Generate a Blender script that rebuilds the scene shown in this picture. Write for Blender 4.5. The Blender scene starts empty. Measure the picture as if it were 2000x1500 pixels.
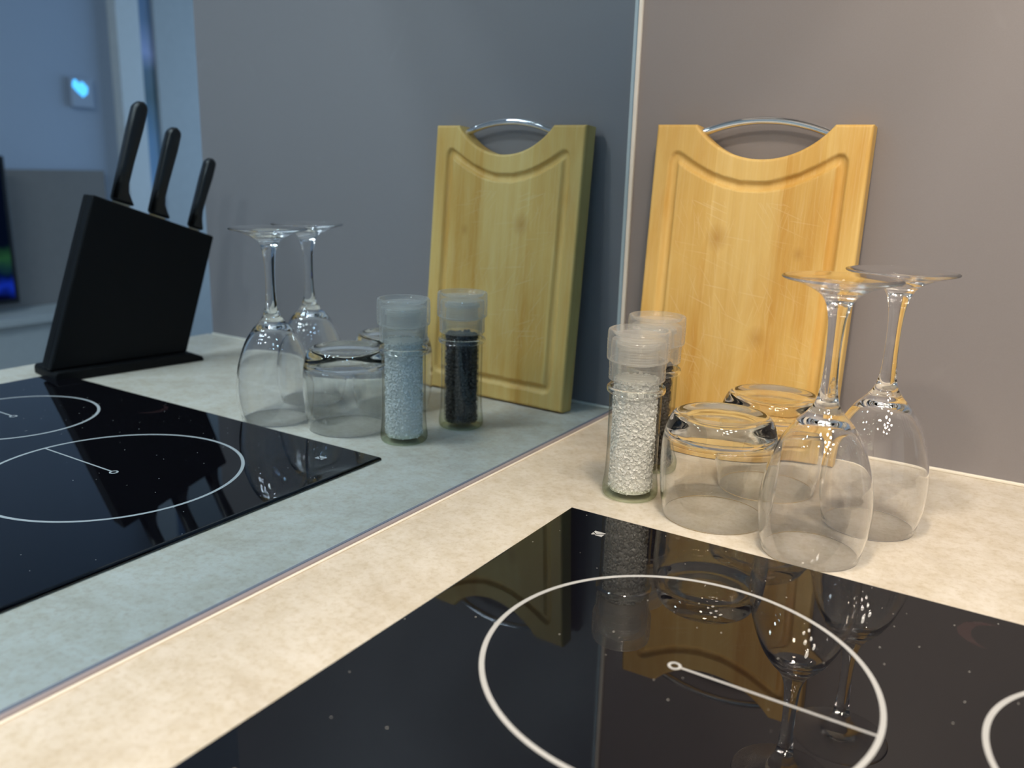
import bpy, bmesh, math, random
import numpy as np
from mathutils import Vector, Matrix
random.seed(7)
rng = np.random.default_rng(7)
S = bpy.context.scene
COL = S.collection

# ------------------------------------------------------------------ camera, light, exposure
cam_d = bpy.data.cameras.new('camera')
cam = bpy.data.objects.new('camera', cam_d); COL.objects.link(cam)
cam.location = (0.3921, -0.8468, 0.2623)
cam.rotation_euler = (1.32164, -0.026655, 0.568104)
cam_d.sensor_fit = 'HORIZONTAL'; cam_d.sensor_width = 36.0
cam_d.lens = 1664.574 / 2000 * 36.0
cam_d.clip_start = 0.01
cam_d.dof.use_dof = True
cam_d.dof.focus_distance = 0.66
cam_d.dof.aperture_fstop = 6.0
S.camera = cam

S.view_settings.view_transform = 'Standard'
S.view_settings.look = 'None'
S.view_settings.gamma = 1.0
S.view_settings.use_curve_mapping = False
S.view_settings.exposure = 0.0

w = bpy.data.worlds.new('world'); S.world = w; w.use_nodes = True
w.node_tree.nodes['Background'].inputs[0].default_value = (0.55, 0.68, 0.9, 1)
w.node_tree.nodes['Background'].inputs[1].default_value = 0.25

S.cycles.max_bounces = 24
S.cycles.transmission_bounces = 20
S.cycles.glossy_bounces = 10
S.cycles.transparent_max_bounces = 24
S.cycles.diffuse_bounces = 4
S.cycles.caustics_reflective = True
S.cycles.caustics_refractive = True
S.cycles.sample_clamp_indirect = 60.0
S.cycles.blur_glossy = 0.6

LAMPS = [(0.272, -0.435), (0.272, -0.730)]     # the two lamps of the cooker hood
HOOD_Z = 0.72
LAMP_W = 2.05
for i, (lx, ly) in enumerate(LAMPS):
    ld = bpy.data.lights.new('hood_lamp_light', 'AREA')
    ld.shape = 'DISK'; ld.size = 0.060; ld.energy = LAMP_W
    ld.color = (1.0, 0.86, 0.68)
    lo = bpy.data.objects.new('hood_lamp_light', ld); COL.objects.link(lo)
    lo.location = (lx, ly, HOOD_Z - 0.006)
# daylight through the window of the far room
wd = bpy.data.lights.new('window_daylight', 'AREA'); wd.shape = 'RECTANGLE'
wd.size = 1.3; wd.size_y = 1.2; wd.energy = 17; wd.color = (0.74, 0.87, 1.0)
wo = bpy.data.objects.new('window_daylight', wd); COL.objects.link(wo)
wo.location = (1.55, 2.34, 0.35); wo.rotation_euler = (math.radians(90), 0, math.radians(180))
wo.rotation_euler = (math.radians(-90), 0, 0)

# unseen ceiling spots, added for small glints on the glasses
GLINT_SPOTS = [(0.95, -0.35), (0.95, -2.05), (1.75, -0.35), (1.75, -2.05)]
for sx, sy in GLINT_SPOTS:
    cl = bpy.data.lights.new('glint_spot_light', 'AREA'); cl.shape = 'DISK'; cl.size = 0.055; cl.energy = 1.4; cl.color = (1.0, 0.90, 0.77)
    co = bpy.data.objects.new('glint_spot_light', cl); COL.objects.link(co)
    co.location = (sx, sy, 1.594)
# unseen six-disc fill light, added to brighten the room and the glass interiors
FILL_DISCS = [(0.98 + dx, -1.15 + dy) for dx in (-0.16, 0.16) for dy in (-0.42, 0.0, 0.42)]
for sx, sy in FILL_DISCS:
    pl = bpy.data.lights.new('fill_disc_light', 'AREA'); pl.shape = 'DISK'; pl.size = 0.17; pl.energy = 5.2; pl.color = (1.0, 0.91, 0.79)
    po = bpy.data.objects.new('fill_disc_light', pl); COL.objects.link(po)
    po.location = (sx, sy, 1.545)

# ------------------------------------------------------------------ helpers
def link(name, me, mat=None, parent=None):
    o = bpy.data.objects.new(name, me); COL.objects.link(o)
    if mat is not None: me.materials.append(mat)
    if parent is not None: o.parent = parent
    return o
def empty(name, loc=(0, 0, 0), rotz=0):
    o = bpy.data.objects.new(name, None); COL.objects.link(o)
    o.empty_display_size = 0.02
    o.location = loc; o.rotation_euler = (0, 0, rotz)
    return o
def tag(o, label, cat, group=None):
    o['label'] = label; o['category'] = cat
    if group: o['group'] = group
    return o
def struct(o):
    o['kind'] = 'structure'; return o
def finish(bm, name, smooth=False):
    me = bpy.data.meshes.new(name); bm.to_mesh(me); bm.free()
    if smooth:
        for p in me.polygons: p.use_smooth = True
    return me
def box_bm(bm, a, b, bevel=0.0, seg=2):
    r = bmesh.ops.create_cube(bm, size=1.0)
    vs = r['verts']
    c = [(a[i] + b[i]) / 2 for i in range(3)]; s = [abs(b[i] - a[i]) for i in range(3)]
    for v in vs: v.co = Vector((c[0] + v.co.x * s[0], c[1] + v.co.y * s[1], c[2] + v.co.z * s[2]))
    if bevel > 0:
        es = list({e for v in vs for e in v.link_edges})
        bmesh.ops.bevel(bm, geom=es, offset=bevel, segments=seg, profile=0.5, affect='EDGES')
def box(name, a, b, mat, parent=None, bevel=0.0, seg=2):
    bm = bmesh.new(); box_bm(bm, a, b, bevel, seg)
    return link(name, finish(bm, name), mat, parent)
def catmull(pts, sub):
    P = [np.array(p, float) for p in pts]
    P = [2 * P[0] - P[1]] + P + [2 * P[-1] - P[-2]]
    out = []
    for i in range(1, len(P) - 2):
        p0, p1, p2, p3 = P[i - 1:i + 3]
        t0 = 0; t1 = t0 + max(np.linalg.norm(p1 - p0), 1e-9) ** .5; t2 = t1 + max(np.linalg.norm(p2 - p1), 1e-9) ** .5; t3 = t2 + max(np.linalg.norm(p3 - p2), 1e-9) ** .5
        for k in range(sub):
            t = t1 + (t2 - t1) * k / sub
            A1 = (t1 - t) / (t1 - t0) * p0 + (t - t0) / (t1 - t0) * p1
            A2 = (t2 - t) / (t2 - t1) * p1 + (t - t1) / (t2 - t1) * p2
            A3 = (t3 - t) / (t3 - t2) * p2 + (t - t2) / (t3 - t2) * p3
            B1 = (t2 - t) / (t2 - t0) * A1 + (t - t0) / (t2 - t0) * A2
            B2 = (t3 - t) / (t3 - t1) * A2 + (t - t1) / (t3 - t1) * A3
            out.append((t2 - t) / (t2 - t1) * B1 + (t - t1) / (t2 - t1) * B2)
    out.append(P[-2]); return np.array(out)
def lathe_mesh(name, prof, i0=0, i1=None, seg=96, flip=False):
    """turn prof[i0:i1+1] (r, z) round z; normals come from the whole profile, so neighbouring sections join smoothly"""
    prof = np.array(prof); n = len(prof); i1 = n - 1 if i1 is None else i1
    tg = np.gradient(prof, axis=0)
    nr, nz = -tg[:, 1], tg[:, 0]
    L = np.hypot(nr, nz); L[L == 0] = 1; nr, nz = nr / L, nz / L
    verts, norms, faces, rows = [], [], [], []
    for i in range(i0, i1 + 1):
        r, z = prof[i]
        if abs(r) < 1e-6:
            rows.append([len(verts)]); verts.append((0, 0, z)); norms.append((0, 0, 1 if nz[i] > 0 else -1))
        else:
            rows.append(list(range(len(verts), len(verts) + seg)))
            for k in range(seg):
                a = 2 * math.pi * k / seg
                verts.append((r * math.cos(a), r * math.sin(a), z)); norms.append((nr[i] * math.cos(a), nr[i] * math.sin(a), nz[i]))
    for A, B in zip(rows[:-1], rows[1:]):
        for k in range(seg):
            k2 = (k + 1) % seg
            if len(A) == 1 and len(B) == 1: continue
            if len(A) == 1: faces.append((A[0], B[k], B[k2]))
            elif len(B) == 1: faces.append((A[k], B[0], A[k2]))
            else: faces.append((A[k], B[k], B[k2], A[k2]))
    me = bpy.data.meshes.new(name); me.from_pydata(verts, [], faces); me.update()
    f = me.polygons[len(me.polygons) // 2]
    nv = Vector(norms[f.vertices[0]]) + Vector(norms[f.vertices[1]]) + Vector(norms[f.vertices[2]])
    if f.normal.dot(nv) < 0: me.flip_normals()
    for p in me.polygons: p.use_smooth = True
    me.normals_split_custom_set_from_vertices(norms)
    return me
def tube_mesh(name, pts, rad, seg=20, ca=1.0, cb=1.0):
    """sweep a round (or elliptic) section along pts; rad is one radius or one per point"""
    P = [Vector(p) for p in pts]; n = len(P)
    rr = [rad] * n if np.isscalar(rad) else rad
    bm = bmesh.new(); rings = []
    up = None
    for i, q in enumerate(P):
        t = (P[min(i + 1, n - 1)] - P[max(i - 1, 0)]).normalized()
        if up is None:
            up = t.orthogonal().normalized()
        up = (up - t * up.dot(t)).normalized(); sd = t.cross(up)
        rings.append([bm.verts.new(q + rr[i] * (ca * math.cos(2 * math.pi * k / seg) * up + cb * math.sin(2 * math.pi * k / seg) * sd)) for k in range(seg)])
    for A, B in zip(rings[:-1], rings[1:]):
        for k in range(seg): bm.faces.new((A[k], A[(k + 1) % seg], B[(k + 1) % seg], B[k]))
    bm.faces.new(rings[0][::-1]); bm.faces.new(rings[-1])
    bmesh.ops.recalc_face_normals(bm, faces=bm.faces)
    return finish(bm, name, True)
def prism_mesh(name, poly, d0, d1, bevel=0.0, seg=2, smooth=False):
    """poly in the (x, z) plane, extruded along y from d0 to d1"""
    bm = bmesh.new()
    A = [bm.verts.new((x, d0, z)) for x, z in poly]; B = [bm.verts.new((x, d1, z)) for x, z in poly]
    bm.faces.new(A); bm.faces.new(B[::-1])
    n = len(poly)
    for k in range(n): bm.faces.new((A[k], B[k], B[(k + 1) % n], A[(k + 1) % n]))
    bmesh.ops.recalc_face_normals(bm, faces=bm.faces)
    if bevel > 0:
        es = [e for e in bm.edges if len(e.link_faces) == 2 and e.calc_face_angle(0) > 0.6]
        bmesh.ops.bevel(bm, geom=es, offset=bevel, segments=seg, profile=0.5, affect='EDGES')
    return finish(bm, name, smooth)

# ------------------------------------------------------------------ materials
class NT:
    def __init__(self, name):
        self.m = bpy.data.materials.new(name); self.m.use_nodes = True
        self.t = self.m.node_tree; self.t.nodes.clear()
        self.out = self.t.nodes.new('ShaderNodeOutputMaterial')
    def n(self, kind, **kw):
        nd = self.t.nodes.new(kind)
        for k, v in kw.items():
            if k.startswith('i_'):
                nd.inputs[k[2:].replace('_', ' ')].default_value = v
            else: setattr(nd, k, v)
        return nd
    def l(self, a, b): self.t.links.new(a, b)
    def math(self, op, a, b=None, clamp=False):
        nd = self.t.nodes.new('ShaderNodeMath'); nd.operation = op; nd.use_clamp = clamp
        for i, x in enumerate((a, b)):
            if x is None: continue
            if isinstance(x, (int, float)): nd.inputs[i].default_value = x
            else: self.l(x, nd.inputs[i])
        return nd.outputs[0]
    def ramp(self, src, stops, interp='LINEAR'):
        nd = self.t.nodes.new('ShaderNodeValToRGB'); nd.color_ramp.interpolation = interp
        el = nd.color_ramp.elements
        while len(el) < len(stops): el.new(0.5)
        for e, (p, c) in zip(el, stops):
            e.position = p; e.color = c if len(c) == 4 else (*c, 1)
        self.l(src, nd.inputs[0]); return nd.outputs[0]
    def mix(self, fac, a, b, kind='MIX'):
        nd = self.t.nodes.new('ShaderNodeMix'); nd.data_type = 'RGBA'; nd.blend_type = kind
        for i, x in zip((0, 6, 7), (fac, a, b)):
            if isinstance(x, (int, float)): nd.inputs[i].default_value = x
            elif isinstance(x, tuple): nd.inputs[i].default_value = x if len(x) == 4 else (*x, 1)
            else: self.l(x, nd.inputs[i])
        return nd.outputs[2]
    def surf(self, sock): self.l(sock, self.out.inputs[0])
    def principled(self, **kw):
        b = self.t.nodes.new('ShaderNodeBsdfPrincipled')
        for k, v in kw.items():
            k = k.replace('_', ' ')
            if isinstance(v, (int, float)): b.inputs[k].default_value = v
            elif isinstance(v, tuple): b.inputs[k].default_value = v if len(v) == 4 else (*v, 1)
            else: self.l(v, b.inputs[k])
        return b
    def coords(self, scale=(1, 1, 1), rot=(0, 0, 0)):
        tc = self.t.nodes.new('ShaderNodeTexCoord'); mp = self.t.nodes.new('ShaderNodeMapping')
        mp.inputs['Scale'].default_value = scale; mp.inputs['Rotation'].default_value = rot
        self.l(tc.outputs['Object'], mp.inputs[0]); return mp.outputs[0]
    def noise(self, vec, scale, detail=4, rough=0.5, dist=0.0):
        nd = self.n('ShaderNodeTexNoise'); nd.inputs['Scale'].default_value = scale; nd.inputs['Detail'].default_value = detail
        nd.inputs['Roughness'].default_value = rough; nd.inputs['Distortion'].default_value = dist
        self.l(vec, nd.inputs['Vector']); return nd.outputs[0]
    def bump(self, h, strength, dist=0.001):
        nd = self.n('ShaderNodeBump'); nd.inputs['Strength'].default_value = strength; nd.inputs['Distance'].default_value = dist
        self.l(h, nd.inputs['Height']); return nd.outputs[0]

def plain(name, col, rough=0.5, metal=0.0, grain=0.06, gscale=40, **kw):
    t = NT(name); v = t.coords()
    f = t.noise(v, gscale, 3)
    c = t.mix(f, tuple(x * (1 - grain) for x in col), tuple(min(1, x * (1 + grain)) for x in col))
    b = t.principled(Base_Color=c, Roughness=rough, Metallic=metal, **kw)
    t.surf(b.outputs[0]); return t.m

def mat_counter():
    t = NT('stone_laminate'); v = t.coords()
    a = t.noise(v, 14, 8, 0.66, 0.6); b = t.noise(v, 55, 6, 0.65); c = t.noise(v, 420, 3, 0.6)
    col = t.ramp(a, [(0.30, (0.60, 0.535, 0.45)), (0.5, (0.68, 0.62, 0.54)), (0.72, (0.73, 0.675, 0.60))])
    col = t.mix(t.ramp(b, [(0.40, (0, 0, 0)), (0.62, (1, 1, 1))]), col, t.mix(1.0, col, (0.90, 0.875, 0.82), 'MULTIPLY'))
    fine = t.noise(v, 210, 4, 0.7)
    col = t.mix(t.ramp(fine, [(0.36, (1, 1, 1)), (0.52, (0, 0, 0))]), col, t.mix(1.0, col, (0.90, 0.87, 0.82), 'MULTIPLY'))
    pit = t.ramp(c, [(0.24, (1, 1, 1)), (0.31, (0, 0, 0))])
    col = t.mix(pit, col, (0.46, 0.40, 0.33))
    bs = t.principled(Base_Color=col, Roughness=0.42, Specular_IOR_Level=0.35, Normal=t.bump(b, 0.06, 0.0006))
    t.surf(bs.outputs[0]); return t.m

def mat_panel():
    t = NT('grey_laminate'); v = t.coords()
    a = t.noise(v, 700, 2, 0.6); s = t.noise(v, 14, 5, 0.6, 0.8)
    col = t.mix(a, (0.245, 0.224, 0.230), (0.272, 0.250, 0.256))
    smear = t.ramp(s, [(0.66, (0, 0, 0)), (0.8, (0.25, 0.25, 0.25))])
    col = t.mix(smear, col, (0.34, 0.32, 0.33))
    b = t.principled(Base_Color=col, Roughness=0.42, Specular_IOR_Level=0.4)
    t.surf(b.outputs[0]); return t.m

def mat_mirror():
    t = NT('tinted_mirror')
    v = t.coords(); n = t.noise(v, 3, 2)
    c = t.mix(n, (0.415, 0.595, 0.785), (0.43, 0.61, 0.80))
    g = t.n('ShaderNodeBsdfGlossy'); g.inputs['Roughness'].default_value = 0.0
    t.l(c, g.inputs['Color']); t.surf(g.outputs[0]); return t.m

def mat_glass(name, tint, ior=1.5, rough=0.0):
    t = NT(name)
    v = t.coords(); n = t.noise(v, 30, 2)
    c = t.mix(n, tint, tuple(min(1, x * 1.005) for x in tint))
    b = t.principled(Base_Color=c, Roughness=rough, IOR=ior, Transmission_Weight=1.0)
    t.surf(b.outputs[0]); return t.m

def mat_thin(name, tint, edge, power=3.0):
    """thin glass wall: straight-through light, Fresnel reflection, more absorption where the wall is crossed at a slant"""
    t = NT(name)
    lw = t.n('ShaderNodeLayerWeight'); lw.inputs[0].default_value = 0.5
    fc = lw.outputs['Facing']
    fr = t.math('ADD', 0.04, t.math('MULTIPLY', 0.80, t.math('POWER', fc, 5.0)), clamp=True)
    n = t.noise(t.coords(), 30, 2)
    tr = t.n('ShaderNodeBsdfTransparent'); t.l(t.mix(t.math('POWER', fc, power), t.mix(n, tint, tuple(min(1, x * 1.004) for x in tint)), edge), tr.inputs[0])
    g = t.n('ShaderNodeBsdfGlossy'); g.inputs['Roughness'].default_value = 0.0
    mx = t.n('ShaderNodeMixShader'); t.l(fr, mx.inputs[0]); t.l(tr.outputs[0], mx.inputs[1]); t.l(g.outputs[0], mx.inputs[2])
    t.surf(mx.outputs[0]); return t.m

def mat_hob():
    t = NT('black_ceramic_glass'); v = t.coords()
    # dust specks
    vo = t.n('ShaderNodeTexVoronoi'); vo.inputs['Scale'].default_value = 240; t.l(v, vo.inputs['Vector'])
    sp = t.math('LESS_THAN', t.math('ADD', vo.outputs['Distance'], t.math('MULTIPLY', t.math('SUBTRACT', t.noise(v, 1500, 2), 0.5), 0.12)), 0.10)
    wn = t.n('ShaderNodeTexWhiteNoise'); t.l(vo.outputs['Position'], wn.inputs['Vector'])
    big = t.noise(v, 9, 3)
    keep = t.math('GREATER_THAN', t.math('ADD', wn.outputs[0], t.math('MULTIPLY', big, 0.55)), 1.21)
    sp = t.math('MULTIPLY', sp, keep)
    # short scuffs
    v2 = t.coords((300, 60, 1), (0, 0, 1.1)); vo2 = t.n('ShaderNodeTexVoronoi'); vo2.inputs['Scale'].default_value = 1; t.l(v2, vo2.inputs['Vector'])
    wn2 = t.n('ShaderNodeTexWhiteNoise'); t.l(vo2.outputs['Position'], wn2.inputs['Vector'])
    sc = t.math('MULTIPLY', t.math('LESS_THAN', vo2.outputs['Distance'], 0.09), t.math('GREATER_THAN', t.math('ADD', wn2.outputs[0], t.math('MULTIPLY', big, 0.3)), 1.115))
    dust = t.math('MAXIMUM', sp, t.math('MULTIPLY', sc, 0.6))
    sm = t.noise(v, 22, 5, 0.6, 1.0)
    rough = t.math('ADD', 0.012, t.math('MULTIPLY', t.ramp(sm, [(0.5, (0, 0, 0)), (0.8, (1, 1, 1))]), 0.03))
    # greasy crescent smear near the rear edge
    sep = t.n('ShaderNodeSeparateXYZ'); tc = t.n('ShaderNodeTexCoord'); t.l(tc.outputs['Object'], sep.inputs[0])
    def dist(cx, cy):
        return t.math('SQRT', t.math('ADD', t.math('POWER', t.math('SUBTRACT', sep.outputs[0], cx), 2), t.math('POWER', t.math('SUBTRACT', sep.outputs[1], cy), 2)))
    wob = t.math('MULTIPLY', t.math('SUBTRACT', t.noise(v, 120, 2), 0.5), 0.004)
    cres = t.math('MULTIPLY', t.math('LESS_THAN', t.math('ADD', dist(0.3925, -0.3155), wob), 0.0165), t.math('GREATER_THAN', t.math('ADD', dist(0.3995, -0.3165), wob), 0.0165))
    b = t.principled(Base_Color=t.mix(cres, (0.0035, 0.003, 0.0045), (0.02, 0.009, 0.010)), Roughness=t.math('ADD', rough, t.math('MULTIPLY', cres, 0.25)), IOR=1.66)
    d = t.principled(Base_Color=(0.62, 0.60, 0.56), Roughness=0.7)
    mx = t.n('ShaderNodeMixShader'); t.l(t.math('MULTIPLY', dust, 0.75), mx.inputs[0]); t.l(b.outputs[0], mx.inputs[1]); t.l(d.outputs[0], mx.inputs[2])
    t.surf(mx.outputs[0]); return t.m

def mat_wood():
    t = NT('worn_beech'); tc = t.n('ShaderNodeTexCoord'); sep = t.n('ShaderNodeSeparateXYZ'); t.l(tc.outputs['Object'], sep.inputs[0])
    x = sep.outputs[0]
    wob = t.noise(t.coords((3, 3, 3)), 1.0, 2)
    st = t.math('FLOOR', t.math('DIVIDE', t.math('ADD', x, 0.004), 0.0335))
    wn = t.n('ShaderNodeTexWhiteNoise'); wn.noise_dimensions = '1D'; t.l(st, wn.inputs['W'])
    g = t.noise(t.coords((110, 110, 5)), 1.0, 5, 0.6, 0.4)
    g2 = t.noise(t.coords((500, 500, 16)), 1.0, 4, 0.65)
    bl = t.noise(t.coords((26, 26, 6)), 1.0, 4, 0.6, 0.5)
    col = t.mix(wn.outputs[0], (0.76, 0.485, 0.145), (0.84, 0.59, 0.22))
    col = t.mix(t.ramp(g, [(0.35, (0, 0, 0)), (0.7, (1, 1, 1))]), t.mix(1.0, col, (0.92, 0.87, 0.77), 'MULTIPLY'), col)
    col = t.mix(t.ramp(bl, [(0.44, (0, 0, 0)), (0.66, (1, 1, 1))]), col, t.mix(1.0, col, (0.90, 0.78, 0.58), 'MULTIPLY'))
    col = t.mix(t.math('MULTIPLY', t.ramp(g2, [(0.5, (0, 0, 0)), (0.75, (1, 1, 1))]), 0.35), col, (0.84, 0.64, 0.34))
    # knot stains
    z = sep.outputs[2]
    # the work area inside the groove carries knife cuts
    inside = t.math('MULTIPLY', t.math('MULTIPLY', t.math('GREATER_THAN', x, 0.03), t.math('LESS_THAN', x, 0.17)),
                    t.math('MULTIPLY', t.math('GREATER_THAN', z, 0.03), t.math('LESS_THAN', z, 0.235)))
    cuts = None
    for rot, sc, th in ((0.5, (620, 1, 13), 0.10), (0.62, (500, 1, 17), 0.09), (0.15, (560, 1, 16), 0.08), (1.45, (420, 1, 15), 0.10), (-0.25, (650, 1, 18), 0.10), (1.2, (460, 1, 14), 0.09)):
        tcn = t.n('ShaderNodeTexCoord'); m1 = t.n('ShaderNodeMapping'); m1.inputs['Rotation'].default_value = (0, rot, 0); t.l(tcn.outputs['Object'], m1.inputs[0])
        m2 = t.n('ShaderNodeMapping'); m2.inputs['Scale'].default_value = (sc[0], 0.0, sc[2]); m2.inputs['Location'].default_value = (rot * 7, 0, rot * 3); t.l(m1.outputs[0], m2.inputs[0])
        vo = t.n('ShaderNodeTexVoronoi'); vo.inputs['Scale'].default_value = 1.0; t.l(m2.outputs[0], vo.inputs['Vector'])
        w1 = t.n('ShaderNodeTexWhiteNoise'); t.l(vo.outputs['Position'], w1.inputs['Vector'])
        c = t.math('MULTIPLY', t.math('LESS_THAN', vo.outputs['Distance'], 0.22), t.math('GREATER_THAN', w1.outputs[0], 0.72))
        cuts = c if cuts is None else t.math('MAXIMUM', cuts, c)
    dens = t.ramp(t.noise(t.coords((9, 9, 9)), 1.0, 3), [(0.38, (0.15, 0.15, 0.15)), (0.6, (1, 1, 1))])
    cuts = t.math('MULTIPLY', t.math('MULTIPLY', cuts, inside), dens)
    col = t.mix(t.math('MULTIPLY', cuts, 0.32), col, (0.90, 0.73, 0.44))
    def spot(cx, cz, r):
        d = t.math('SQRT', t.math('ADD', t.math('POWER', t.math('SUBTRACT', x, cx), 2), t.math('POWER', t.math('MULTIPLY', t.math('SUBTRACT', z, cz), 0.8), 2)))
        return t.math('SUBTRACT', 1.0, t.math('DIVIDE', t.math('ADD', d, t.math('MULTIPLY', t.math('SUBTRACT', bl, 0.5), 0.006)), r), clamp=True)
    kn = t.math('MAXIMUM', spot(0.121, 0.108, 0.011), t.math('MAXIMUM', spot(0.150, 0.190, 0.007), spot(0.072, 0.20, 0.012)))
    col = t.mix(t.math('MULTIPLY', kn, 0.75), col, (0.52, 0.27, 0.06))
    hb = t.math('SUBTRACT', t.math('MULTIPLY', g2, 0.3), cuts)
    b = t.principled(Base_Color=col, Roughness=0.48, Specular_IOR_Level=0.35, Normal=t.bump(hb, 0.25, 0.0004))
    t.surf(b.outputs[0]); return t.m

def mat_plastic(name='cloudy_clear_plastic', solid=0.13):
    """clear, slightly cloudy grinder plastic with fine moulded rings"""
    t = NT(name); tc = t.n('ShaderNodeTexCoord'); sep = t.n('ShaderNodeSeparateXYZ'); t.l(tc.outputs['Object'], sep.inputs[0])
    nz = t.noise(t.coords((60, 60, 500)), 1.0, 3)
    wv = t.math('SINE', t.math('MULTIPLY', t.math('ADD', sep.outputs[2], t.math('MULTIPLY', nz, 0.0015)), 3200))
    nrm = t.bump(wv, 0.35, 0.0004)
    lw = t.n('ShaderNodeLayerWeight'); lw.inputs[0].default_value = 0.5; fc = lw.outputs['Facing']
    tr = t.n('ShaderNodeBsdfTransparent'); tr.inputs[0].default_value = (0.975, 0.975, 0.965, 1)
    df = t.n('ShaderNodeBsdfDiffuse'); df.inputs[0].default_value = (0.92, 0.90, 0.87, 1); t.l(nrm, df.inputs['Normal'])
    tl = t.n('ShaderNodeBsdfTranslucent'); tl.inputs[0].default_value = (0.92, 0.90, 0.87, 1)
    m0 = t.n('ShaderNodeMixShader'); m0.inputs[0].default_value = 0.4; t.l(df.outputs[0], m0.inputs[1]); t.l(tl.outputs[0], m0.inputs[2])
    m1 = t.n('ShaderNodeMixShader'); t.l(t.math('ADD', solid, t.math('MULTIPLY', t.math('POWER', fc, 2.5), 0.45), clamp=True), m1.inputs[0])
    t.l(tr.outputs[0], m1.inputs[1]); t.l(m0.outputs[0], m1.inputs[2])
    g = t.n('ShaderNodeBsdfGlossy'); g.inputs['Roughness'].default_value = 0.05; t.l(nrm, g.inputs['Normal'])
    m2 = t.n('ShaderNodeMixShader'); t.l(t.math('ADD', 0.06, t.math('MULTIPLY', 0.6, t.math('POWER', fc, 4.0)), clamp=True), m2.inputs[0])
    t.l(m1.outputs[0], m2.inputs[1]); t.l(g.outputs[0], m2.inputs[2])
    t.surf(m2.outputs[0]); return t.m

def mat_salt():
    t = NT('rock_salt'); v = t.coords(); n = t.noise(v, 900, 3)
    c = t.mix(n, (0.91, 0.89, 0.85), (0.99, 0.98, 0.95))
    d = t.principled(Base_Color=c, Roughness=0.35)
    tl = t.n('ShaderNodeBsdfTranslucent'); t.l(c, tl.inputs[0])
    mx = t.n('ShaderNodeMixShader'); mx.inputs[0].default_value = 0.15
    t.l(d.outputs[0], mx.inputs[1]); t.l(tl.outputs[0], mx.inputs[2]); t.surf(mx.outputs[0]); return t.m

def mat_emit(name, col, strength):
    t = NT(name); v = t.coords(); n = t.noise(v, 20, 2)
    c = t.mix(n, tuple(x * 0.9 for x in col), col)
    e = t.n('ShaderNodeEmission'); e.inputs[1].default_value = strength; t.l(c, e.inputs[0]); t.surf(e.outputs[0]); return t.m

M = dict(
    counter=mat_counter(), panel=mat_panel(), mirror=mat_mirror(), hob=mat_hob(), wood=mat_wood(), plastic=mat_plastic(),
    glass=mat_glass('wine_glass_clear', (1.0, 1.0, 1.0)), tumbler=mat_glass('tumbler_glass', (0.985, 0.998, 0.99)),
    jar=mat_thin('jar_wall_glass', (0.992, 0.997, 0.99), (0.40, 0.44, 0.38), 3.5), jarbase=mat_thin('jar_foot_glass', (0.95, 0.975, 0.93), (0.52, 0.60, 0.44), 2.0),
    salt=mat_salt(),
    pepper=plain('black_pepper', (0.035, 0.024, 0.018), 0.55, grain=0.5, gscale=700),
    grinder=mat_plastic('milky_plastic', 0.30),
    black=plain('black_block_plastic', (0.003, 0.0032, 0.004), 0.6, Specular_IOR_Level=0.2), handle=plain('black_handle_plastic', (0.012, 0.013, 0.015), 0.32),
    steel=plain('blade_steel', (0.62, 0.63, 0.64), 0.28, 1.0), chrome=plain('chrome', (0.80, 0.80, 0.82), 0.05, 1.0, grain=0.01),
    print=plain('grey_hob_print', (0.46, 0.46, 0.46), 0.45), silicone=plain('white_silicone', (0.80, 0.77, 0.72), 0.45),
    lilac=plain('clear_grey_sealant', (0.33, 0.29, 0.31), 0.3), cream=plain('cream_sealant', (0.86, 0.80, 0.70), 0.45),
    white=plain('white_paint', (0.78, 0.79, 0.79), 0.6), bluewall=plain('pale_blue_paint', (0.43, 0.49, 0.60), 0.8, grain=0.03, gscale=4),
    wall=plain('off_white_paint', (0.70, 0.69, 0.67), 0.85), floor=plain('grey_floor', (0.25, 0.23, 0.21), 0.5, grain=0.15, gscale=6),
    greige=plain('wall_shade_greige', (0.24, 0.215, 0.20), 0.7), cabinet=plain('pale_grey_cabinet', (0.52, 0.53, 0.52), 0.5),
    dark=plain('black_screen_frame', (0.004, 0.004, 0.006), 0.4), hood=plain('stainless_hood', (0.55, 0.55, 0.55), 0.3, 1.0),
)

# ------------------------------------------------------------------ room shell  (counter top is z = 0, mirror plane x = 0, grey panel y = 0)
FZ, CZ = -0.90, 1.60
X1, Y0, Y1 = 2.50, -2.60, 2.40
struct(box('floor', (-0.1, Y0 - 0.1, FZ - 0.1), (X1 + 0.1, Y1 + 0.1, FZ), M['floor']))
struct(box('ceiling', (-0.1, Y0 - 0.1, CZ), (X1 + 0.1, Y1 + 0.1, CZ + 0.1), M['wall']))
struct(box('wall_left', (-0.1, Y0, FZ), (-0.005, Y1, CZ), M['wall']))
struct(box('wall_back', (-0.1, Y0 - 0.1, FZ), (X1 + 0.1, Y0, CZ), M['wall']))
struct(box('wall_far', (X1, Y0, FZ), (X1 + 0.1, Y1, CZ), M['bluewall']))
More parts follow.
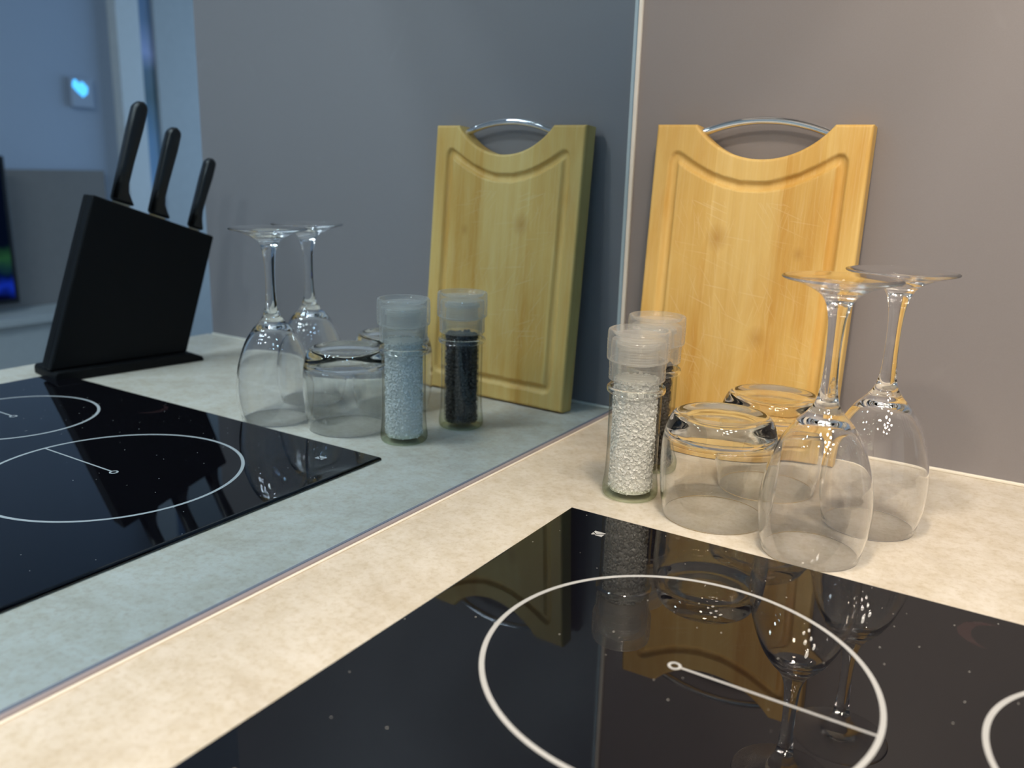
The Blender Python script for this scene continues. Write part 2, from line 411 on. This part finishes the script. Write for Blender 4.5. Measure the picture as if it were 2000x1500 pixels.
# far end wall with its window opening
bm = bmesh.new()
for a, b in (((-0.1, Y1, FZ), (0.85, Y1 + 0.1, CZ)), ((2.25, Y1, FZ), (X1 + 0.1, Y1 + 0.1, CZ)), ((0.85, Y1, FZ), (2.25, Y1 + 0.1, -0.30)), ((0.85, Y1, 1.0), (2.25, Y1 + 0.1, CZ))):
    box_bm(bm, a, b)
struct(link('wall_front', finish(bm, 'wall_front'), M['wall']))
wf = empty('window_1', (1.55, Y1 + 0.05, -0.30)); struct(wf)
bm = bmesh.new()
for a, b in (((-0.70, -0.03, 0), (-0.65, 0.03, 1.30)), ((0.65, -0.03, 0), (0.70, 0.03, 1.30)), ((-0.65, -0.03, 0), (0.65, 0.03, 0.05)), ((-0.65, -0.03, 1.25), (0.65, 0.03, 1.30)), ((-0.02, -0.03, 0.05), (0.02, 0.03, 1.25))):
    box_bm(bm, a, b)
link('window_frame', finish(bm, 'window_frame'), M['white'], wf)
box('pane', (-0.65, -0.004, 0.05), (-0.02, 0.004, 1.25), M['jar'], wf)
box('pane', (0.02, -0.004, 0.05), (0.65, 0.004, 1.25), M['jar'], wf)
# grey tall side panel that closes the worktop
struct(box('wall_right', (0.0, 0.0, FZ), (0.688, 0.06, CZ), M['panel']))
# sealant lines
struct(box('trim_1', (0.0, -1.55, 0.0), (0.0032, -0.0042, 0.0026), M['lilac'], bevel=0.0006))
struct(box('trim_2', (0.0, -0.0042, 0.0), (0.0042, 0.0, CZ), M['silicone'], bevel=0.0008))
struct(box('trim_3', (0.0042, -0.0032, 0.0), (0.688, 0.0, 0.0028), M['cream'], bevel=0.0008))
struct(box('trim_4', (0.0033, -1.55, 0.0), (0.0056, -0.0042, 0.0011), M['cream'], bevel=0.0004))
# door beyond the panel: white jamb, narrow glazed strip, pale leaf
dr = empty('door_1', (X1, 1.1, FZ)); struct(dr)
def dbox(n, y0, y1, x0, x1, m, z0=0.0, z1=2.35): return box(n, (-x1, y0 - 1.1, z0), (-x0, y1 - 1.1, z1), m, dr)
dbox('door_frame', 1.062, 1.150, 0.0, 0.05, M['white'])
t = NT('door_glass'); tc = t.n('ShaderNodeTexCoord'); sp = t.n('ShaderNodeSeparateXYZ'); t.l(tc.outputs['Object'], sp.inputs[0])
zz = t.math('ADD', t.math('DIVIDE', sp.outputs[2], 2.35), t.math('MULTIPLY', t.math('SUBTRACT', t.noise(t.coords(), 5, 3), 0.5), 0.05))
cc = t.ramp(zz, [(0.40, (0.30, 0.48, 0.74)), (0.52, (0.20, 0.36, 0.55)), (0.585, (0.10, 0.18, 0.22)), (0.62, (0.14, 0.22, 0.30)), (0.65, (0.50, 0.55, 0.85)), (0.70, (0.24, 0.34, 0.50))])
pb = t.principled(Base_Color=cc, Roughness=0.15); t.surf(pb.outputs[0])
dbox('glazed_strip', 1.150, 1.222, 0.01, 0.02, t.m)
dbox('door_leaf', 1.222, 2.15, 0.0, 0.035, plain('pale_door', (0.52, 0.53, 0.53), 0.6))

# ------------------------------------------------------------------ worktop, mirror, hob
wt = box('kitchen_worktop', (0.0, -1.60, -0.038), (0.700, 0.0, 0.0), M['counter'], bevel=0.002)
tag(wt, 'beige stone-look laminate worktop in the corner under the hob and glasses', 'worktop')
cab = empty('base_cabinet', (0.0, -0.8, FZ))
tag(cab, 'pale grey kitchen base cabinet carrying the beige worktop', 'cabinet')
box('body', (0.01, -0.79, 0.10), (0.64, 0.79, 0.861), M['cabinet'], cab)
box('plinth', (0.05, -0.79, 0.0), (0.58, 0.79, 0.10), M['dark'], cab)
for k in range(3):
    d = box('door', (0.641, -0.788 + k * 0.526, 0.11), (0.66, -0.788 + k * 0.526 + 0.522, 0.855), M['cabinet'], cab, bevel=0.002)
    box('handle', (0.661, -0.66 + k * 0.526, 0.80), (0.672, -0.66 + k * 0.526 + 0.26, 0.81), M['steel'], d, bevel=0.002)
mir = box('mirror_splashback', (-0.005, -1.60, 0.0), (0.0, 0.0, 0.60), M['mirror'])
tag(mir, 'blue-tinted mirror splashback standing along the left edge of the worktop', 'mirror')

hob = empty('induction_hob', (0.359, -0.581, 0.0))
tag(hob, 'black glass induction hob with pale ring markings set in the worktop', 'hob')
HX0, HX1, HY0, HY1, HZ = 0.0985, 0.6185, -0.876, -0.2865, 0.0034
def hobchild(o):
    o.location = (-0.359, 0.581, 0.0); o.parent = hob; return o
bm = bmesh.new(); box_bm(bm, (HX0, HY0, 0.0002), (HX1, HY1, HZ))
es = [e for e in bm.edges if all(v.co.z > HZ - 1e-5 for v in e.verts)]
bmesh.ops.bevel(bm, geom=es, offset=0.0022, segments=3, profile=0.5, affect='EDGES')
hobchild(link('glass_panel', finish(bm, 'glass_panel'), M['hob']))
def ring_bm(bm, cx, cy, r0, r1, z, n=128):
    A = [bm.verts.new((cx + r0 * math.cos(2 * math.pi * k / n), cy + r0 * math.sin(2 * math.pi * k / n), z)) for k in range(n)]
    B = [bm.verts.new((cx + r1 * math.cos(2 * math.pi * k / n), cy + r1 * math.sin(2 * math.pi * k / n), z)) for k in range(n)]
    for k in range(n): bm.faces.new((A[k], B[k], B[(k + 1) % n], A[(k + 1) % n]))
ZP = HZ + 0.00008
for cx, cy, r in ((0.2520, -0.4510, 0.1058), (0.4770, -0.4150, 0.0800)):
    bm = bmesh.new(); ring_bm(bm, cx, cy, r - 0.0029, r, ZP)
    z1 = hobchild(link('cooking_zone', finish(bm, 'cooking_zone'), M['print']))
    bm = bmesh.new(); ring_bm(bm, cx, cy, 0.0022, 0.0038, ZP, 40)
    v = [bm.verts.new(c) for c in ((cx + 0.0037, cy - 0.0008, ZP), (cx + r - 0.0028, cy - 0.0008, ZP), (cx + r - 0.0028, cy + 0.0008, ZP), (cx + 0.0037, cy + 0.0008, ZP))]
    bm.faces.new(v)
    link('pointer', finish(bm, 'pointer'), M['print'], z1)
# small printed emblem near the rear left corner
bm = bmesh.new()
def quadw(pts):
    bm.faces.new([bm.verts.new((0.1399 + a, -0.3212 + b, ZP)) for a, b in pts])
quadw([(-0.0042, 0.0036), (0.0044, 0.0036), (0.0044, 0.0024), (-0.0008, -0.0012), (-0.0042, 0.0014)])
quadw([(0.0044, 0.0012), (0.0044, -0.0036), (-0.0010, -0.0036), (-0.0012, -0.0026)])
quadw([(-0.0042, 0.0004), (-0.0012, -0.0020), (-0.0030, -0.0036), (-0.0042, -0.0036)])
hobchild(link('emblem', finish(bm, 'emblem'), M['print']))

# ------------------------------------------------------------------ cutting board
yaw, th = 0.040, 0.0865
BW, BH, BT = 0.2005, 0.3065, 0.0205
cb = empty('cutting_board')
tag(cb, 'worn pale wooden chopping board with juice groove leaning on the grey panel', 'chopping board')
cu, sag, half = 0.1042, 0.0315, 0.0640
Rc = (half ** 2 + sag ** 2) / (2 * sag)
def top_h(u):
    d = abs(u - cu)
    if d < half: return BH - sag + Rc - math.sqrt(max(Rc ** 2 - d ** 2, 0))
    return BH
# outline for edge rounding
us = np.unique(np.concatenate([np.linspace(0, 0.004, 7), np.linspace(0.004, BW - 0.004, 150), np.linspace(BW - 0.004, BW, 7), [cu - half, cu - half + 0.002, cu + half, cu + half - 0.002, cu - half - 0.0004, cu + half + 0.0004]]))
ts = np.unique(np.concatenate([np.linspace(0, 0.013, 7), np.linspace(0.013, 0.987, 210), np.linspace(0.987, 1, 9)]))
hs = np.array([top_h(u) for u in us])
U, T = np.meshgrid(us, ts, indexing='ij'); V = T * hs[:, None]
# outline distance (closest to polygon)
poly = [(0, 0), (0, BH), (cu - half, BH)] + [(cu + half * a, top_h(cu + half * a * 0.999999)) for a in np.linspace(-1, 1, 60)[1:-1]] + [(cu + half, BH), (BW, BH), (BW, 0)]
def seg_dist(U, V, pl, closed=True):
    D = np.full(U.shape, 9.0)
    n = len(pl)
    for k in range(n if closed else n - 1):
        a, b = np.array(pl[k]), np.array(pl[(k + 1) % n]); ab = b - a; L = ab @ ab
        if L < 1e-14: continue
        tt = np.clip(((U - a[0]) * ab[0] + (V - a[1]) * ab[1]) / L, 0, 1)
        D = np.minimum(D, np.hypot(U - a[0] - tt * ab[0], V - a[1] - tt * ab[1]))
    return D
De = seg_dist(U, V, poly)
gr = []
GL, GR_, GB = 0.0212, 0.1785, 0.0225
arc = [(GL + 0.001 + (GR_ - GL - 0.002) * a, 0.2495 + 0.0285 * (2 * a - 1) ** 2 * (1.08 - 0.08 * (2 * a - 1) ** 2)) for a in np.linspace(0.02, 0.98, 48)]
gr = [(GL, GB + 0.004), (GL, 0.270), (GL + 0.0006, 0.2745), (GL + 0.0022, 0.2765)] + arc[1:-1] + [(GR_ - 0.0022, 0.2765), (GR_ - 0.0006, 0.2745), (GR_, 0.270), (GR_, GB + 0.004), (GR_ - 0.0012, GB + 0.0012), (GR_ - 0.004, GB), (GL + 0.004, GB), (GL + 0.0012, GB + 0.0012)]
Dg = seg_dist(U, V, gr)
gw = 0.0046
dep = np.where(Dg < gw, 0.0042 * np.sqrt(np.maximum(0, 1 - (Dg / gw) ** 2)), 0)
er = 0.0030
dep = dep + np.where(De < er, er - np.sqrt(np.maximum(er ** 2 - (er - De) ** 2, 0)), 0)
nu, nt = len(us), len(ts)
verts = [(U[i, j], dep[i, j], V[i, j]) for i in range(nu) for j in range(nt)]
faces = [(i * nt + j, (i + 1) * nt + j, (i + 1) * nt + j + 1, i * nt + j + 1) for i in range(nu - 1) for j in range(nt - 1)]
nb = len(verts)
bt = [(u, BT, 0.0) for u in us] + [(u, BT, h) for u, h in zip(us, hs)]
verts += bt
B0 = lambda i: nb + i
B1_ = lambda i: nb + nu + i
for i in range(nu - 1):
    faces.append((B0(i + 1), B0(i), B1_(i), B1_(i + 1)))
    faces.append((B0(i), B0(i + 1), (i + 1) * nt, i * nt))
    faces.append((i * nt + nt - 1, (i + 1) * nt + nt - 1, B1_(i + 1), B1_(i)))
faces.append(tuple([j for j in range(nt)] + [B1_(0), B0(0)]))
faces.append(tuple([B0(nu - 1), B1_(nu - 1)] + [(nu - 1) * nt + j for j in range(nt - 1, -1, -1)]))
me = bpy.data.meshes.new('board'); me.from_pydata(verts, [], faces); me.update()
for p in me.polygons: p.use_smooth = len(p.vertices) == 4 and p.index < (nu - 1) * (nt - 1)
link('board', me, M['wood'], cb)
hh, hs2 = 0.0635, 0.0135
Rh = (hh ** 2 + hs2 ** 2) / (2 * hs2)
pts = []
for a in np.linspace(-1, 1, 41):
    d = a * hh; pts.append((cu - 0.001 + d, BT * 0.55, 0.3115 - Rh + math.sqrt(Rh ** 2 - d ** 2)))
link('carrying_handle', tube_mesh('carrying_handle', pts, 0.0036, 20), M['chrome'], cb)['label'] = 'arched chrome carrying handle'
cb.rotation_euler = (-th, 0, yaw)
cb.location = (0.0405, -0.0562, BT * math.sin(th) + 0.0001)

# ------------------------------------------------------------------ wine glasses (upside down)
outer = [(0, .1940), (.012, .1944), (.024, .1955), (.033, .1967), (.0372, .1972), (.0386, .1967), (.0384, .1959), (.034, .1945), (.026, .1922), (.018, .1888), (.0122, .1850), (.0088, .1800), (.0071, .1750), (.0058, .1675), (.0050, .155), (.0048, .143), (.0051, .131), (.0059, .121), (.0071, .1140), (.0092, .1085), (.0130, .1030), (.0195, .0960), (.0270, .0840), (.0328, .0690), (.0366, .0540), (.0385, .0370), (.0377, .0210), (.0352, .0070), (.0339, .0012), (.0335, .0002), (.0331, .0002), (.0328, .0012)]
inner = [(.0342, .0071), (.0366, .0210), (.0374, .0370), (.0356, .0536), (.0318, .0683), (.0258, .0828), (.0180, .0930), (.0100, .0975), (.004, .0988), (0, .0990)]
SUB = 5
wprof = catmull(outer + inner, SUB); wprof[:, 0] = np.maximum(wprof[:, 0], 0); wprof[0, 0] = wprof[-1, 0] = 0
iF, iS, iI = 10 * SUB, 21 * SUB, 37 * SUB
wm = {'foot': lathe_mesh('foot', wprof, 0, iF), 'stem': lathe_mesh('stem', wprof, iF, iS), 'bowl': lathe_mesh('bowl', wprof, iS, iI)}
stem_end = lathe_mesh('stem_end', wprof, iI, None)
def copy_tree(o):
    c = o.copy(); COL.objects.link(c)
    for ch in list(o.children):
        k = ch.copy(); COL.objects.link(k); k.parent = c
    return c
wg = empty('wine_glass')
for n in ('bowl', 'stem', 'foot'): link(n, wm[n], M['glass'], wg)
link('stem_root', stem_end, M['glass'], wg)
tag(wg, 'clear stemmed wine glass upside down nearest the hob edge, its foot over the board', 'wine glass', 'upside-down wine glasses')
wg2 = copy_tree(wg)
tag(wg2, 'clear stemmed wine glass upside down at the rear right, against the bare grey panel', 'wine glass', 'upside-down wine glasses')
wg.location = (0.2742, -0.2512, 0.0001); wg.rotation_euler.z = 0.4
wg2.location = (0.2995, -0.1735, 0.0001); wg2.rotation_euler.z = 1.9

# ------------------------------------------------------------------ tumblers (upside down)
to = [(0, .0788), (.012, .0790), (.024, .0802), (.0300, .0822), (.0335, .0830), (.0362, .0822), (.0385, .0795), (.0412, .0735), (.0433, .0640), (.0443, .0500), (.0440, .0330), (.0425, .0155), (.0404, .0035), (.0398, .0006), (.0393, .0002), (.0388, .0006)]
ti = [(.0390, .0035), (.0411, .0155), (.0426, .0330), (.0428, .0480), (.0419, .0590), (.0398, .0645), (.0360, .0668), (.0280, .0678), (.014, .0684), (0, .0686)]
tprof = catmull(to + ti, 5); tprof[:, 0] = np.maximum(tprof[:, 0], 0); tprof[0, 0] = tprof[-1, 0] = 0
iA, iB = 8 * 5, 20 * 5
t1 = empty('tumbler')
link('base', lathe_mesh('base', tprof, 0, iA), M['tumbler'], t1)
link('base_floor', lathe_mesh('base_floor', tprof, iB, None), M['tumbler'], t1)
link('wall', lathe_mesh('wall', tprof, iA, iB), M['tumbler'], t1)
tag(t1, 'low round clear tumbler upside down beside the salt grinder, front one of two', 'tumbler', 'upside-down tumblers')
t2 = copy_tree(t1)
tag(t2, 'low round clear tumbler upside down just before the chopping board, rear one of two', 'tumbler', 'upside-down tumblers')
t1.location = (0.1942, -0.2275, 0.0001); t2.location = (0.2092, -0.1395, 0.0001)

# ------------------------------------------------------------------ grinders
jo = [(0, .0016), (.012, .0014), (.0190, .0004), (.0212, .0003), (.0226, .0022), (.0230, .0060), (.0226, .0110), (.0219, .0165), (.0214, .024), (.0211, .035), (.0210, .056), (.0211, .0790), (.0211, .0845), (.0211, .0865), (.0210, .0885), (.0210, .0912), (.0210, .0940), (.0209, .0962), (.0203, .0985), (.0198, .1010), (.0197, .1080), (.0195, .1088), (.0188, .1090)]
ji = [(.0180, .1080), (.0178, .1010), (.0178, .0960), (.0180, .0900), (.0177, .0840), (.0177, .056), (.0178, .024), (.0180, .012), (.0176, .0070), (.0155, .0052), (.008, .0048), (0, .0047)]
jprof = catmull(jo + ji, 4)[::-1]; jprof[:, 0] = np.maximum(jprof[:, 0], 0); jprof[0, 0] = jprof[-1, 0] = 0
jp = jprof[::-1]
kA, kB = 6 * 4, 31 * 4
jar_me = lathe_mesh('jar', jp, kA, kB)
jb_me = [lathe_mesh('jar_foot', jp, 0, kA), lathe_mesh('jar_floor', jp, kB, None)]
def lathe_poly(name, pr, seg=72):
    pts = []
    for a, b in zip(pr[:-1], pr[1:]):
        for k in range(3): pts.append((a[0] + (b[0] - a[0]) * k / 3, a[1] + (b[1] - a[1]) * k / 3))
    pts.append(pr[-1]); return lathe_mesh(name, pts, seg=seg)
# collar: skirt over the jar's neck ; cap: wider turning head with a shallow dished top
collar_me = lathe_mesh('collar', catmull([(.0202, .0990), (.0210, .0988), (.0224, .0990), (.0228, .1000), (.0226, .1015), (.0229, .1025), (.0226, .1035), (.0229, .1045), (.0226, .1055), (.0229, .1065), (.0226, .1075), (.0229, .1100), (.0229, .1145), (.0226, .1152), (.0210, .1153), (.0208, .1140), (.0206, .1060), (.0203, .0996)][::-1], 3))
cap_me = lathe_mesh('cap', catmull([(0, .1352), (.006, .1354), (.016, .1356), (.0205, .1362), (.0222, .1392), (.0232, .1399), (.0243, .1396), (.0250, .1380), (.0252, .1340), (.0252, .1322), (.0254, .1310), (.0252, .1298), (.0254, .1286), (.0252, .1274), (.0254, .1262), (.0252, .1250), (.0254, .1238), (.0252, .1226), (.0253, .1200), (.0250, .1160), (.0243, .1150), (.0228, .1149), (.0222, .1158), (.0221, .1220), (.0220, .1290), (.0212, .1315), (.0180, .1322), (.008, .1322), (0, .1322)], 4))
bm = bmesh.new()
bmesh.ops.create_cone(bm, cap_ends=True, segments=48, radius1=0.0165, radius2=0.0150, depth=0.0185, matrix=Matrix.Translation((0, 0, 0.1215)))
bmesh.ops.create_cone(bm, cap_ends=True, segments=48, radius1=0.0175, radius2=0.0175, depth=0.0035, matrix=Matrix.Translation((0, 0, 0.1265)))
mech_me = finish(bm, 'grinding_core')
bead_me = lathe_mesh('bead', [(.0226 + .0013 * math.cos(a), .0910 + .0026 * math.sin(a)) for a in np.linspace(math.pi, -math.pi, 25)], seg=72)
def salt_mesh():
    bm = bmesh.new()
    bmesh.ops.create_cone(bm, cap_ends=True, segments=40, radius1=0.0169, radius2=0.0169, depth=0.0935, matrix=Matrix.Translation((0, 0, 0.0522)))
    for k in range(3800):
        a = rng.uniform(0, 2 * math.pi); z = rng.uniform(0.0056, 0.1000)
        s = rng.uniform(0.0006, 0.0013); r = rng.uniform(0.0166, 0.0176 - s * 0.6)
        if z < 0.0072: r = min(r, 0.0158)
        mt = Matrix.Translation((r * math.cos(a), r * math.sin(a), z)) @ Matrix.Rotation(rng.uniform(0, 6.3), 4, Vector(rng.normal(size=3))) @ Matrix.Diagonal((2 * s * rng.uniform(.7, 1.2), 2 * s * rng.uniform(.7, 1.1), 2 * s * rng.uniform(.6, 1.0), 1))
        bmesh.ops.create_cube(bm, size=1.0, matrix=mt)
    return finish(bm, 'salt')
def pepper_mesh():
    bm = bmesh.new()
    bmesh.ops.create_cone(bm, cap_ends=True, segments=32, radius1=0.0130, radius2=0.0130, depth=0.090, matrix=Matrix.Translation((0, 0, 0.0515)))
    proto = bmesh.new(); bmesh.ops.create_icosphere(proto, subdivisions=2, radius=1.0)
    pv = [v.co.copy() for v in proto.verts]; pf = [[v.index for v in f.verts] for f in proto.faces]; proto.free()
    z = 0.0075; row = 0
    while z < 0.0985:
        n = 24
        for k in range(n):
            a = 2 * math.pi * (k + 0.5 * (row % 2)) / n + rng.normal() * 0.05
            s = rng.uniform(0.0018, 0.0022); r = 0.0172 - s - rng.uniform(0, 0.0012)
            if z < 0.010: r = min(r, 0.0148)
            c = Vector((r * math.cos(a), r * math.sin(a), z + rng.normal() * 0.0005)); q = Vector(rng.normal(size=3)).normalized()
            vs = [bm.verts.new(c + v * s * (1 + 0.10 * math.sin(9 * v.dot(q) + k))) for v in pv]
            for f in pf: bm.faces.new([vs[i] for i in f])
        z += 0.0034; row += 1
    return finish(bm, 'peppercorns', True)
def grinder(name, label, cat, fill_name, fill_me, fill_mat, loc, rz):
    g = empty(name, loc, rz); tag(g, label, cat)
    j = link('jar', jar_me, None, g)
    if not jar_me.materials: jar_me.materials.append(M['jar'])
    for n, m_ in zip(('jar_foot', 'jar_floor'), jb_me):
        if not m_.materials: m_.materials.append(M['jarbase'])
        link(n, m_, None, g)
    for n, m_, mt in (('bead', bead_me, M['tumbler']), ('collar', collar_me, M['plastic']), ('cap', cap_me, M['plastic']), ('grinding_core', mech_me, M['grinder'])):
        if not m_.materials: m_.materials.append(mt)
        link(n, m_, None, g)
    f = link(fill_name, fill_me, fill_mat, g); f['kind'] = 'stuff'
    return g
gs = grinder('salt_grinder', 'clear glass salt grinder full of white rock salt, in front of the pepper', 'salt grinder', 'salt', salt_mesh(), M['salt'], (0.1212, -0.2268, 0.0002), 0.3)
gp = grinder('pepper_grinder', 'clear glass pepper grinder full of dark peppercorns, behind the salt grinder', 'pepper grinder', 'peppercorns', pepper_mesh(), M['pepper'], (0.1051, -0.1540, 0.0002), 1.1)

# ------------------------------------------------------------------ knife block and knives (seen in the mirror)
ang = math.atan2(0.98396, -0.17839)          # long axis of the block
kb = empty('knife_block', (0.5792, -0.2880, 0.0), ang)
# local x runs along the block, local y points towards the mirror: block body lies at y < 0
tag(kb, 'slanted black knife block on a flat foot, right of the hob in the mirror', 'knife block')
BODY = [(-.0230, .0124), (.0456, .2175), (.1965, .1625), (.1480, .0124)]
bm = bmesh.new()
for y0, y1 in ((-0.0420, -0.0288), (-0.0252, -0.0120)):       # two slabs with the blade slot between them
    me_ = prism_mesh('slab', BODY, y0, y1, 0.0022, 2); bm.from_mesh(me_); bpy.data.meshes.remove(me_)
for q in ([(-.0225, .0130), (.0460, .2165), (.0520, .2145), (-.0160, .0130)], [(.1900, .1640), (.1958, .1620), (.1470, .0130), (.1410, .0130)], [(-.016, .0130), (-.0130, .022), (.1440, .022), (.141, .0130)]):
    me_ = prism_mesh('spacer', q, -0.0292, -0.0248); bm.from_mesh(me_); bpy.data.meshes.remove(me_)
link('body', finish(bm, 'body'), M['black'], kb)
link('foot', prism_mesh('foot', [(-.0215, .0002), (-.0215, .0090), (-.0190, .0122), (.1500, .0122), (.1640, .0060), (.1660, .0002)], -0.070, 0.0, 0.0015, 2), M['black'], kb)
def knife(name, label, tip, base, wid, flare, yc):
    t, b = np.array(tip), np.array(base); ax = (t - b); L = np.linalg.norm(ax); ax /= L; nx = np.array([ax[1], -ax[0]])
    root = empty(name, kb.matrix_basis @ Vector((b[0], yc, b[1])), ang)
    tag(root, label, 'knife', 'knives in the black block')
    P = lambda s, n: tuple(ax * s + nx * n)
    hw = wid / 2
    pl = [P(0.004, -hw * 0.82), P(L * 0.35, -hw * 0.9), P(L * 0.7, -hw), P(L - hw * 1.1, -hw), P(L - hw * 0.35, -hw * 0.72), P(L, -hw * 0.1), P(L - hw * 0.15, hw * 0.5), P(L - hw * 0.7, hw * 0.95), P(L * 0.75, hw), P(L * 0.4, hw * 0.85), P(0.026, hw * 0.85), P(0.016, hw * 1.1), P(0.008, hw + flare * 0.5), P(0.001, hw + flare), P(0.0005, -hw * 0.82)]
    link('handle', prism_mesh('handle', pl, -0.0075, 0.0075, 0.0045, 4, True), M['handle'], root)
    link('blade', prism_mesh('blade', [P(0.0004, -hw * 0.7), P(0.0004, hw + flare * 0.5), P(-0.10, hw + flare * 0.2), P(-0.135, -hw * 0.6)], -0.001, 0.001), M['steel'], root)
    return root
knife('chef_knife', 'largest of three black-handled knives, tallest in the knife block', (.1190, .3285), (.0790, .2078), .0185, .012, -0.027)
knife('kitchen_knife', 'middle of three black-handled knives in the knife block', (.1600, .3000), (.1240, .1912), .0180, .012, -0.027)
knife('paring_knife', 'smallest and shortest black-handled knife, nearest the grey panel', (.2066, .2630), (.1740, .1730), .0150, .007, -0.027)

# ------------------------------------------------------------------ cooker hood with its two lamps
hd = empty('cooker_hood', (0.0, -0.581, HOOD_Z))
tag(hd, 'stainless cooker hood with two lamps hanging over the hob', 'cooker hood')
link('canopy', prism_mesh('canopy', [(0.0, 0.0), (0.46, 0.0), (0.46, 0.05), (0.30, 0.16), (0.0, 0.16)], -0.30, 0.30, 0.003), M['hood'], hd)
box('chimney', (0.0, -0.13, 0.161), (0.26, 0.13, CZ - HOOD_Z - 0.002), M['hood'], hd, bevel=0.002)
for lx, ly in LAMPS:
    bm = bmesh.new(); ring_bm(bm, lx, ly + 0.581, 0.032, 0.042, -0.003, 48)
    r = bmesh.ops.extrude_face_region(bm, geom=list(bm.faces)); 
    for e in r['geom']:
        if isinstance(e, bmesh.types.BMVert): e.co.z += 0.0028
    link('lamp_ring', finish(bm, 'lamp_ring'), M['hood'], hd)

pn = empty('fill_light_panel', (0.98, -1.15, CZ)); tag(pn, 'unseen added fill light, white plate with six round lamps above the viewer', 'ceiling light')
box('plate', (-0.30, -0.56, -0.030), (0.30, 0.56, -0.001), M['white'], pn, bevel=0.004)
for sx, sy in FILL_DISCS:
    bm = bmesh.new(); ring_bm(bm, sx - 0.98, sy + 1.15, 0.088, 0.100, -0.056, 48)
    r = bmesh.ops.extrude_face_region(bm, geom=list(bm.faces))
    for e in r['geom']:
        if isinstance(e, bmesh.types.BMVert): e.co.z += 0.0255
    link('lamp_ring', finish(bm, 'lamp_ring'), M['white'], pn)
where = ['over the far end of the worktop', 'rear right of the viewer', 'far side, towards the window', 'far side, at the back of the room']
for (sx, sy), wh in zip(GLINT_SPOTS, where):
    d_ = empty('glint_lamp', (sx, sy, CZ)); tag(d_, 'added unseen small round ceiling downlight ' + wh, 'glint_lamp', 'added ceiling spots for glints')
    bm = bmesh.new(); ring_bm(bm, 0, 0, 0.029, 0.042, -0.008, 40)
    r = bmesh.ops.extrude_face_region(bm, geom=list(bm.faces))
    for e in r['geom']:
        if isinstance(e, bmesh.types.BMVert): e.co.z += 0.0078
    link('rim', finish(bm, 'rim'), M['white'], d_)

# ------------------------------------------------------------------ far room
sb = empty('sideboard', (2.40, 0.60, FZ))
tag(sb, 'pale grey low sideboard along the blue wall, far left in the mirror', 'sideboard')
box('top', (-0.12, -1.0, 0.645), (0.098, 0.36, 0.668), M['cabinet'], sb, bevel=0.002)
box('body', (-0.10, -0.98, 0.05), (0.095, 0.34, 0.644), M['cabinet'], sb)
box('wall_shade_sheet', (0.078, -1.0, 0.669), (0.098, 0.385, 1.112), M['greige'], sb)  # added sheet standing in for the shaded lower part of the wall
for y in (-0.95, 0.28): box('leg', (-0.08, y, 0.0), (0.08, y + 0.04, 0.05), M['dark'], sb)
tv = empty('television', (2.40, 0.20, -0.2318))
tag(tv, 'dark screen showing blue and green patches, standing on the pale sideboard', 'television')
box('casing', (-0.012, -0.42, 0.03), (0.016, 0.40, 0.486), M['dark'], tv, bevel=0.003)
box('stand', (-0.05, -0.15, 0.0), (0.05, 0.15, 0.010), M['dark'], tv, bevel=0.002)
box('neck', (-0.008, -0.03, 0.010), (0.010, 0.03, 0.03), M['dark'], tv)
t = NT('screen_picture'); tc = t.n('ShaderNodeTexCoord'); sp = t.n('ShaderNodeSeparateXYZ'); t.l(tc.outputs['Object'], sp.inputs[0])
zz = t.math('ADD', sp.outputs[2], t.math('MULTIPLY', t.math('SUBTRACT', t.noise(t.coords(), 12, 2), 0.5), 0.10))
cc = t.ramp(t.math('DIVIDE', zz, 0.5), [(0.10, (0.004, 0.006, 0.03)), (0.17, (0.02, 0.06, 0.62)), (0.25, (0.004, 0.012, 0.06)), (0.36, (0.05, 0.16, 0.05)), (0.44, (0.004, 0.008, 0.02))])
e = t.n('ShaderNodeEmission'); t.l(cc, e.inputs[0]); e.inputs[1].default_value = 0.6; t.surf(e.outputs[0])
box('screen', (-0.0135, -0.405, 0.045), (-0.0125, 0.385, 0.472), t.m, tv)
th_ = empty('thermostat', (X1, 0.925, 0.470))
tag(th_, 'small white wall thermostat with a glowing cyan display on the blue wall', 'thermostat')
box('plate', (-0.018, -0.030, -0.050), (-0.0005, 0.050, 0.045), M['bluewall'], th_, bevel=0.004)
bm = bmesh.new()
me = prism_mesh('display', [(-0.022, 0.034), (-0.014, 0.040), (0.0, 0.028), (0.012, 0.034), (0.030, 0.016), (0.026, -0.004), (0.010, -0.016), (-0.010, 0.000), (-0.026, 0.016)], 0.0, 0.002)
dsp = link('display', me, mat_emit('cyan_display', (0.16, 0.62, 1.0), 2.4), th_)
dsp.rotation_euler = (0, 0, math.radians(90)); dsp.location = (-0.0185, 0.0, 0.0)
bm.free()
